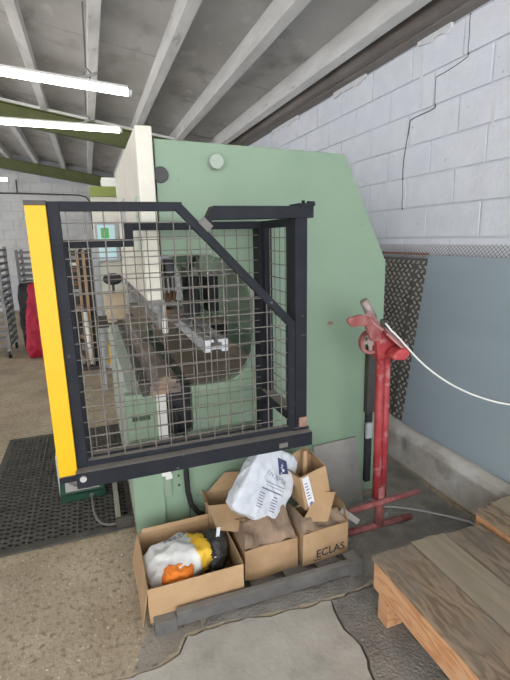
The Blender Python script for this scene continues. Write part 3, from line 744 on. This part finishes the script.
# ------------------------------------------------------------------ soft things
def lump(center, rad, rot, amp, seed, sub=5, e=2.6, fr=9.0, amp2=None, taper=None, zmin=None, crumple=0.0, cfr=16.0):
    bm = bmesh.new(); bmesh.ops.create_icosphere(bm, subdivisions=sub, radius=1)
    R = Matrix.Translation(Vector(center)) @ rot
    vs = []
    for v in bm.verts:
        p = v.co.normalized()
        k = (abs(p.x) ** e + abs(p.y) ** e + abs(p.z) ** e) ** (-1 / e)
        q = p * k
        l = Vector((q.x * rad[0], q.y * rad[1], q.z * rad[2]))
        if taper: l = taper(l, q)
        nz = noise.noise(l * fr + Vector((seed, seed * 2.3, 0))) * amp
        rd = 1 - abs(noise.noise(l * fr * 1.7 + Vector((seed * 5.1, 0, seed))))      # creases
        nz += (rd ** 4 - .35) * (amp2 if amp2 is not None else amp * .7)
        if crumple: nz += crumple * (noise.voronoi(l * cfr + Vector((seed, 0, seed)))[0][0] - .4)
        l = l + p * nz
        w = R @ l
        if zmin is not None and w.z < zmin: w.z = zmin + (w.z - zmin) * .03
        vs.append(w)
    fs = [[v.index for v in f.verts] for f in bm.faces]
    b = MB(); b.add(vs, fs); bm.free()
    return b
RY = lambda a: Matrix.Rotation(a, 4, 'Y'); RX = lambda a: Matrix.Rotation(a, 4, 'X'); RZ = lambda a: Matrix.Rotation(a, 4, 'Z')
# big white plastic bag on the boxes
def bag_taper(l, q):
    t = (q.z + 1) / 2
    l = l.copy(); l.x *= 1.10 - .30 * t; l.y *= 1.05 - .35 * t
    l.x += .02 * (t - .5)
    return l
BC = Vector((.725, 1.915, .405)); BR = RZ(.10) @ RY(.62) @ RX(-.30)
b = lump(BC, (.152, .052, .180), BR, .010, 4.0, 6, 7.0, 9, .008, bag_taper, None, .012, 14)
bag = b.build('plastic_bag', 'plastic_white', smooth=True)
tag(bag, 'large white plastic bag with dark blue printing, on top of the boxes', 'bag')
bvh = BVHTree.FromPolygons([v.copy() for v in b.v], b.f)
Mb = Matrix.Translation(BC) @ BR
dirn = ((Mb.to_3x3()) @ Vector((0, 1, 0))).normalized()
def onbag(pts, nm, m):
    bb_ = MB()
    for quad in pts:
        vs = []
        n = 6
        q = [Vector((u, -.09, w)) for u, w in quad]
        g_ = []
        for j in range(n + 1):
            for i in range(n + 1):
                a, c = i / n, j / n
                p = q[0] * (1 - a) * (1 - c) + q[1] * a * (1 - c) + q[2] * a * c + q[3] * (1 - a) * c
                h = bvh.ray_cast(Mb @ p - dirn * .3, dirn)
                g_.append(h[0] - dirn * .0014 if h[0] is not None else Mb @ p)
        bb_.add(g_, [(j * (n + 1) + i, j * (n + 1) + i + 1, (j + 1) * (n + 1) + i + 1, (j + 1) * (n + 1) + i) for j in range(n) for i in range(n)])
    return bb_.build(nm, m, bag, fixn=False)
onbag([[(-.010, .130), (.050, .132), (.088, .078), (.030, .055)]], 'logo', 'print_navy')
onbag([[(.008, .114), (.024, .114), (.058, .080), (.046, .074)]], 'logo_stroke', 'plastic_white')
text_on('F.N.REPOR', .030, Mb @ Matrix.Translation((.022, -.09, .036)) @ RY(.14), 'bag_print', 'lettering', bag, bvh=bvh, d=dirn)
lines = []
for k, (u0, u1, w, hh) in enumerate(((-.035, .085, .000, .003), (-.03, .088, -.014, .003), (-.05, .09, -.036, .007))):
    lines.append([(u0, w), (u1, w), (u1, w + hh), (u0, w + hh)])
onbag(lines, 'print_line', 'bag_print')
lines = []
rr = rng(5)
for k in range(6):
    w = -.058 - k * .013
    lines.append([(-.055, w), (-.012 - rr.uniform(0, .012), w), (-.012 - rr.uniform(0, .012), w + .004), (-.055, w + .004)])
    lines.append([(.035, w), (.075 - rr.uniform(0, .015), w), (.075 - rr.uniform(0, .01), w + .005), (.035, w + .005)])
for l_ in lines: onbag([l_], 'print_line', 'bag_print')
# sack inside the big box
def sack_taper(l, q):
    l = l.copy(); l.z *= 1 + .35 * q.x * .4; return l
b = lump((.262, 1.845, .145), (.165, .125, .075), RZ(.22) @ RY(-.10), .022, 9.0, 5, 2.5, 7, .012, sack_taper, .037, .030, 20)
sk_M = (Matrix.Translation((.262, 1.845, .145)) @ RZ(.22) @ RY(-.10)).inverted()
for i, f_ in enumerate(b.f):
    c = sk_M @ ((b.v[f_[0]] + b.v[f_[1]] + b.v[f_[2]]) / 3)
    b.mi[i] = 2 if c.x > .125 + .02 * noise.noise(c * 30) else (1 if c.x > .065 + .012 * noise.noise(c * 25) + c.y * .10 else 0)
sack = tag(b.build('sack', ['sack_white', 'sack_yellow', 'sack_black'], smooth=True), 'crumpled white, yellow and black plastic sack lying in the large open box', 'sack')
bv2 = BVHTree.FromPolygons([v.copy() for v in b.v], b.f)
qb = MB()
for k in range(3):
    for s_ in range(5):
        p0 = Vector((.20 + s_ * .024, 1.93 - k * .016 + s_ * .004, .5))
        c4 = [p0, p0 + Vector((.017, .003, 0)), p0 + Vector((.017, .011, 0)), p0 + Vector((0, .009, 0))]
        hs = [bv2.ray_cast(c, Vector((0, 0, -1)))[0] for c in c4]
        if all(h is not None for h in hs): qb.add([h + Vector((0, 0, .0018)) for h in hs], [(0, 1, 2, 3)])
qb.build('sack_print', 'bag_print', sack, fixn=False)
b = lump((.235, 1.735, .160), (.070, .045, .040), RZ(.15) @ RY(-.15), .010, 2.0, 5, 2.6, 18, .006, None, None, .016, 30)
tag(b.build('orange_wrapper', 'sack_orange', smooth=True), 'crumpled orange plastic wrapper in front of the sack in the open box', 'wrapper')
b = lump((.420, 1.86, .132), (.060, .10, .082), RZ(-.2), .018, 12.0, 5, 2.8, 12, .008, None, .037, .03, 22)
tag(b.build('black_plastic', 'sack_black', smooth=True), 'crumpled black plastic sheeting at the right side of the open box', 'plastic scrap')
tag(MB().sheet((.405, 1.77, .165), (.42, 1.77, .165), (.47, 1.87, .245), (.452, 1.87, .248), .003, 6, .008, 2).build('white_strip', 'label_white'),
    'narrow white strip lying across the black plastic in the open box', 'strip')

# ------------------------------------------------------------------ pallets
def pallet(x0, x1, y0, y1, z1, boards, label, seed):
    t = thing('wooden_pallet', ((x0 + x1) / 2, (y0 + y1) / 2, 0), label, 'pallet', 'wooden pallets at the right')
    rr = rng(seed); tb = .022
    for (a, c, m, e) in boards:
        zz = z1 - rr.uniform(0, .004)
        n = 5; pts = [(a, y0), (c, y0)] + [(c - (c - a) * i / n, e + (rr.uniform(-.008, .008) if 0 < i < n else 0)) for i in range(n + 1)]
        MB().prism(pts, zz - tb, zz, 'z').build('deck_board', m, t, bevel=.002)
    MB().box(x0, x0 + .03, y0, y1 - .012, z1 - tb - .125, z1 - tb).build('side_board', 'pallet_side', t, bevel=.002)
    MB().box((x0 + x1) / 2, (x0 + x1) / 2 + .03, y0, y1 - .012, z1 - tb - .125, z1 - tb).build('side_board', 'pallet_side', t)
    MB().box(x1 - .03, x1, y0, y1 - .012, z1 - tb - .125, z1 - tb).build('side_board', 'pallet_side', t)
    for x in (x0 + .012, x1 - .09):
        for y in (y1 - .10, (y0 + y1) / 2, y0 + .02):
            MB().box(x, x + .075, y, y + .065, 0, z1 - tb - .10).build('leg', 'pallet_side', t, bevel=.002)
pallet(1.005, 1.60, .35, 1.395, .282, [(1.003, 1.205, 'pallet_top', 1.397), (1.21, 1.385, 'pallet_top_pale', 1.412), (1.391, 1.60, 'pallet_top_dark', 1.398)], 'near wooden pallet with bright orange side board at the lower right corner', 3)
pallet(1.612, 1.93, .30, 1.455, .318, [(1.610, 1.72, 'pallet_top', 1.457), (1.725, 1.93, 'pallet_top_pale', 1.475)], 'slightly higher wooden pallet beside the concrete kerb at the right picture edge', 4)

# ------------------------------------------------------------------ rubber mat, pedal, angle iron
mt_ = thing('rubber_mat', (-.35, 3.15, 0), 'black perforated rubber mat on the floor by the machine front', 'mat')
mx0, mx1, my0, my1, mz = -.765, .095, 2.385, 3.96, .013
MB().box(mx0 + .004, mx1 - .004, my0 + .004, my1 - .004, .0005, .003).build('hole_shade', 'mat_shade', mt_)  # dark sheet added so the floor in the holes looks shaded
b = MB()
b.prism([(mx0, my0), (mx1, my0), (mx1, my0 + .05), (mx0, my0 + .05)], .003, mz, 'z'); b.prism([(mx0, my1 - .05), (mx1, my1 - .05), (mx1, my1), (mx0, my1)], .003, mz, 'z')
b.prism([(mx0, my0 + .05), (mx0 + .04, my0 + .05), (mx0 + .04, my1 - .05), (mx0, my1 - .05)], .003, mz, 'z'); b.prism([(mx1 - .02, my0 + .05), (mx1, my0 + .05), (mx1, my1 - .05), (mx1 - .02, my1 - .05)], .003, mz, 'z')
b.build('mat_border', 'mat_rubber', mt_, bevel=.003)
b = MB(); tw, tl = .0308, .0420
nx = int((mx1 - .02 - mx0 - .04) / tw); tw = (mx1 - .02 - mx0 - .04) / nx
ny = int((my1 - my0 - .10) / tl); tl = (my1 - my0 - .10) / ny
HO = [(math.cos(math.radians(45 * i + 22.5)) * .43, math.sin(math.radians(45 * i + 22.5)) * .37) for i in range(8)]
OC = [(.5, .2), (.2, .5), (-.2, .5), (-.5, .2), (-.5, -.2), (-.2, -.5), (.2, -.5), (.5, -.2)]
for i in range(nx):
    for j in range(ny):
        cx_ = mx0 + .04 + (i + .5) * tw; cy_ = my0 + .05 + (j + .5) * tl
        sh = .12 if (i % 2) else -.12
        inner = [(cx_ + u * tw * 1.05, cy_ + (w * .95 + sh) * tl) for u, w in HO]
        outer = [(cx_ + .5 * tw, cy_ + .5 * tl), (cx_ - .5 * tw, cy_ + .5 * tl), (cx_ - .5 * tw, cy_ - .5 * tl), (cx_ + .5 * tw, cy_ - .5 * tl)]
        vs = [(*p, mz) for p in inner] + [(*p, .003) for p in inner] + [(*p, mz) for p in outer]
        fs = [(k, (k + 1) % 8, 8 + (k + 1) % 8, 8 + k) for k in range(8)]
        fs += [(16, 17, 2, 1, 0)[:0] or (16, 1, 0), (16, 17, 2, 1), (17, 3, 2), (17, 18, 4, 3), (18, 5, 4), (18, 19, 6, 5), (19, 7, 6), (19, 16, 0, 7)]
        b.add(vs, fs)
for k_ in (nx // 3, 2 * nx // 3):
    x_ = mx0 + .04 + k_ * tw; MB().box(x_ - .003, x_ + .003, my0 + .05, my1 - .05, mz - .002, mz + .0025).build('seam', 'mat_edge', mt_)
o = b.build('perforated_field', 'mat_rubber', mt_, fixn=False); o['kind'] = 'stuff'

pd = thing('foot_pedal', (-.16, 2.85, .013), 'dark green hooded foot pedal under the yellow post', 'foot pedal')
h = MB()
h.prism([(-.31, .014), (-.05, .014), (-.05, .16), (-.08, .21), (-.28, .21), (-.31, .16)], 2.985, 2.995, 'y')
for xa, xb in ((-.312, -.30), (-.06, -.048)): h.prism([(2.78, .014), (2.995, .014), (2.995, .21), (2.91, .21), (2.78, .07)], xa, xb, 'x')
h.prism([(2.78, .014), (2.79, .014), (2.79, .07), (2.78, .07)], -.302, -.058, 'x')
h.prism([(2.78, .058), (2.905, .198), (2.995, .198), (2.995, .212), (2.90, .212), (2.78, .072)], -.31, -.05, 'x')
h.build('hood', 'pedal_green', pd, bevel=.003)
MB().box(-.30, -.06, 2.79, 2.985, .014, .022).build('base', 'dark_iron', pd)
MB().sheet((-.28, 2.785, .080), (-.08, 2.785, .080), (-.08, 2.89, .203), (-.28, 2.89, .203), .006).build('treadle', 'steel_plate', pd)
MB().box(-.322, -.313, 2.86, 2.99, .014, .30).build('side_flange', 'cab_grey', pd)
MB().tube([(-.13, 2.79, .035), (-.13, 2.775, .035)], .012, 10).build('cable_gland', 'bright_steel', pd)
MB().tube(bez((-.13, 2.775, .035), (-.12, 2.60, .05), (-.13, 2.42, .02), (.0, 2.43, .024)), .008, 8).build('pedal_cable', 'grey_cable', pd, smooth=True)
MB().tube(bez((-.25, 2.70, .20), (-.16, 2.66, .12), (-.05, 2.70, .14), (.0, 2.74, .22)), .009, 8).build('carry_handle', 'grey_cable', pd, smooth=True)
ag = thing('floor_bracket', (.05, 2.6, .013), 'beige angle iron floor bracket on the rubber mat corner', 'bracket')
a_ = MB(); a_.box(-.002, .028, 2.42, 2.95, .013, .055); a_.build('long_leg', 'angle_beige', ag, bevel=.002)
MB().box(-.002, .095, 2.392, 2.42, .013, .07).build('short_leg', 'dark_iron', ag, bevel=.002)

# ------------------------------------------------------------------ far things on the left
def rack(x0, x1, y0, y1, z0, z1, n, label, m='rack_grey', wheels=True):
    t = thing('trolley_rack', ((x0 + x1) / 2, (y0 + y1) / 2, 0), label, 'rack')
    for x in (x0, x1 - .04):
        for y in (y0, y1 - .04): MB().box(x, x + .04, y, y + .04, z0, z1).build('upright', m, t)
    for i in range(n):
        z = z0 + .04 + (z1 - z0 - .10) * i / (n - 1)
        s_ = MB(); s_.box(x0, x1, y0 - .006, y0 + .0, z, z + .035); s_.box(x0 + .04, x1 - .04, y1 - .03, y1, z, z + .03); s_.box(x0 - .0, x0 + .03, y0 + .04, y1 - .04, z, z + .03); s_.box(x1 - .03, x1, y0 + .04, y1 - .04, z, z + .03)
        s_.build('shelf_rail', m, t)
    if wheels:
        for x in (x0 + .03, x1 - .03):
            for y in (y0 + .03, y1 - .03):
                w = MB().tube([(x - .015, y, .055), (x + .015, y, .055)], .055, 16).build('caster', 'black_rubber', t)
                MB().box(x - .025, x + .025, y - .02, y + .02, .055, z0).build('caster_fork', 'bright_steel', t)
rack(-1.75, -1.17, 7.05, 7.75, .13, 1.56, 15, 'tall grey metal trolley rack on casters at the left picture edge')
rack(-1.12, -.55, 8.2, 8.8, .13, 1.50, 14, 'lower grey metal rack standing behind the red and black bags')
b = lump((-.90, 7.35, .52), (.14, .16, .52), RY(.0), .03, 3, 5, 4, 3, .03, None, .0)
tag(b.build('black_bag', 'bag_black', smooth=True), 'tall black bag standing between the rack and the red bag', 'bag')
def red_taper(l, q):
    l = l.copy(); t = (q.z + 1) / 2; l.x *= 1.15 - .5 * t; l.y *= 1.1 - .4 * t; l.x += .05 * t; return l
b = lump((-.80, 6.98, .53), (.15, .14, .535), Matrix.Identity(4), .02, 6, 5, 4, 4, .04, red_taper, .0)
tag(b.build('red_bag', 'bag_red', smooth=True), 'tall red fabric bag standing on the floor left of the yellow post', 'bag')
# tool stand behind the mesh
ts = thing('tool_stand', (-.20, 6.1, 0), 'open tool stand with white pipes and wooden posts behind the mesh', 'stand')
MB().box(-.42, .02, 5.92, 6.32, .0, .05).build('base', 'dark_iron', ts)
for x, y, w, m, z1 in ((-.36, 5.95, .028, 'white_paint', 1.42), (-.16, 5.95, .03, 'wood_post', 1.50), (-.09, 5.97, .035, 'wood_post', 1.50), (-.125, 6.02, .05, 'motor_black', 1.52), (-.03, 6.02, .06, 'motor_black', 1.52), (-.40, 6.25, .03, 'dark_iron', 1.45)):
    MB().box(x, x + w, y, y + w, .05, z1).build('post', m, ts)
MB().box(-.42, .05, 6.25, 6.27, .05, 1.50).build('back_panel', 'dark_iron', ts)
for k in range(6):
    z = 1.40 - k * .085
    MB().box(-.34, -.17, 6.2, 6.26, z, z + .035).build('tool_tray', ['rack_grey', 'white_paint', 'rust', 'red_dull', 'copper_orange', 'cab_grey'][k], ts)
for k in range(10):
    z = .12 + k * .075; x = -.33 + .05 * ((k * 7) % 5)
    MB().tube([(x, 6.05, z), (x + .06, 6.20, z + .05)], .028 + .006 * (k % 3), 10).build('stored_tool', ['dark_iron', 'rack_grey', 'motor_black', 'angle_beige', 'rust'][k % 5], ts)
for z in (.93, .74):
    MB().tube([(-.345, 5.96, z)] + [(-.345 + .10 * math.sin(a), 5.96, z + .05 - .05 * math.cos(a * 1.0) * 1.0) for a in (0.3, .8, 1.3)] + [(-.16, 5.96, z + .03)], .013, 8).build('white_pipe', 'white_paint', ts, smooth=True)
MB().tube([(-.12, 5.93, .75), (-.09, 5.93, .08)], .028, 10).build('white_pipe', 'white_paint', ts, smooth=True)
for k in range(4): MB().tube([(-.32 + k * .06, 6.12, .05), (-.30 + k * .06, 6.12, .30 + .07 * (k % 2))], .025, 10).build('rod', ['rack_grey', 'dark_iron', 'angle_beige', 'cab_grey'][k], ts)
# bench, crate, control cabinet beyond the machine
bn = thing('work_bench', (.12, 5.2, 0), 'grey bench beyond the machine carrying the slatted crate', 'bench')
MB().box(.0, .42, 5.0, 5.6, .70, .74).build('bench_top', 'dark_iron', bn)
for x in (.01, .37):
    for y in (5.01, 5.55): MB().box(x, x + .04, y, y + .04, 0, .70).build('leg', 'cab_grey', bn)
MB().box(.05, .37, 5.05, 5.55, .25, .28).build('lower_shelf', 'cab_grey', bn)
MB().box(.10, .22, 5.05, 5.3, .28, .50).build('yellow_bin', 'sack_yellow', bn)
cr = thing('slatted_crate', (.22, 5.15, .74), 'pale wooden slatted crate standing on the bench behind the mesh', 'crate')
for k in range(9): MB().box(.125 + k * .022, .142 + k * .022, 5.03, 5.045, .745, 1.03).build('slat', 'crate_wood', cr)
for z in (.745, 1.0): MB().box(.12, .325, 5.045, 5.06, z, z + .03).build('rail', 'crate_wood', cr)
MB().box(.12, .325, 5.06, 5.30, .742, .76).build('crate_floor', 'crate_wood', cr); MB().box(.12, .325, 5.29, 5.31, .742, 1.03).build('rear_panel', 'crate_wood', cr)
cc = thing('control_cabinet', (.22, 6.1, 0), 'cream control cabinet with olive green top band and small lit screen', 'control cabinet')
MB().box(.08, .42, 5.9, 6.4, .0, 2.20).build('body', 'cream', cc, bevel=.006)
MB().box(.075, .425, 5.88, 6.41, 2.12, 2.24).build('top_band', 'olive_bright', cc, bevel=.004)
MB().box(.22, .40, 5.95, 6.3, 2.24, 2.35).build('top_box', 'white_paint', cc, bevel=.006)
MB().box(.03, .10, 5.87, 5.90, .05, 1.62).build('grey_column', 'cab_grey', cc, bevel=.004)
mo = MB().box(.09, .36, 5.80, 5.86, 1.36, 1.82).build('monitor', 'cab_grey', cc, bevel=.005)
MB().box(.235, .305, 5.86, 5.90, 1.6, 1.75).build('monitor_arm', 'dark_iron', mo)
MB().box(.115, .315, 5.796, 5.80, 1.39, 1.795).build('screen', 'screen_pale', mo)
MB().box(.155, .245, 5.793, 5.796, 1.64, 1.76).build('screen_picture', 'screen_green', mo)
MB().box(.33, .37, 5.86, 5.90, 1.36, 1.46).build('switch', 'motor_black', cc)
MB().box(.20, .26, 5.88, 5.90, 1.35, 1.47).build('door_handle', 'cab_grey', cc)
ds_ = thing('round_tray', (.22, 5.5, 1.0), 'round black tray on a thin stem behind the mesh', 'tray')
MB().tube([(.225, 5.45, 1.165), (.225, 5.435, 1.195)], .105, 28).build('tray_top', 'motor_black', ds_, bevel=.004)
MB().tube([(.225, 5.45, .74), (.225, 5.45, 1.165)], .015, 10).build('stem', 'dark_iron', ds_)
MB().box(.195, .255, 5.42, 5.48, .74, .752).build('stem_foot', 'dark_iron', ds_)
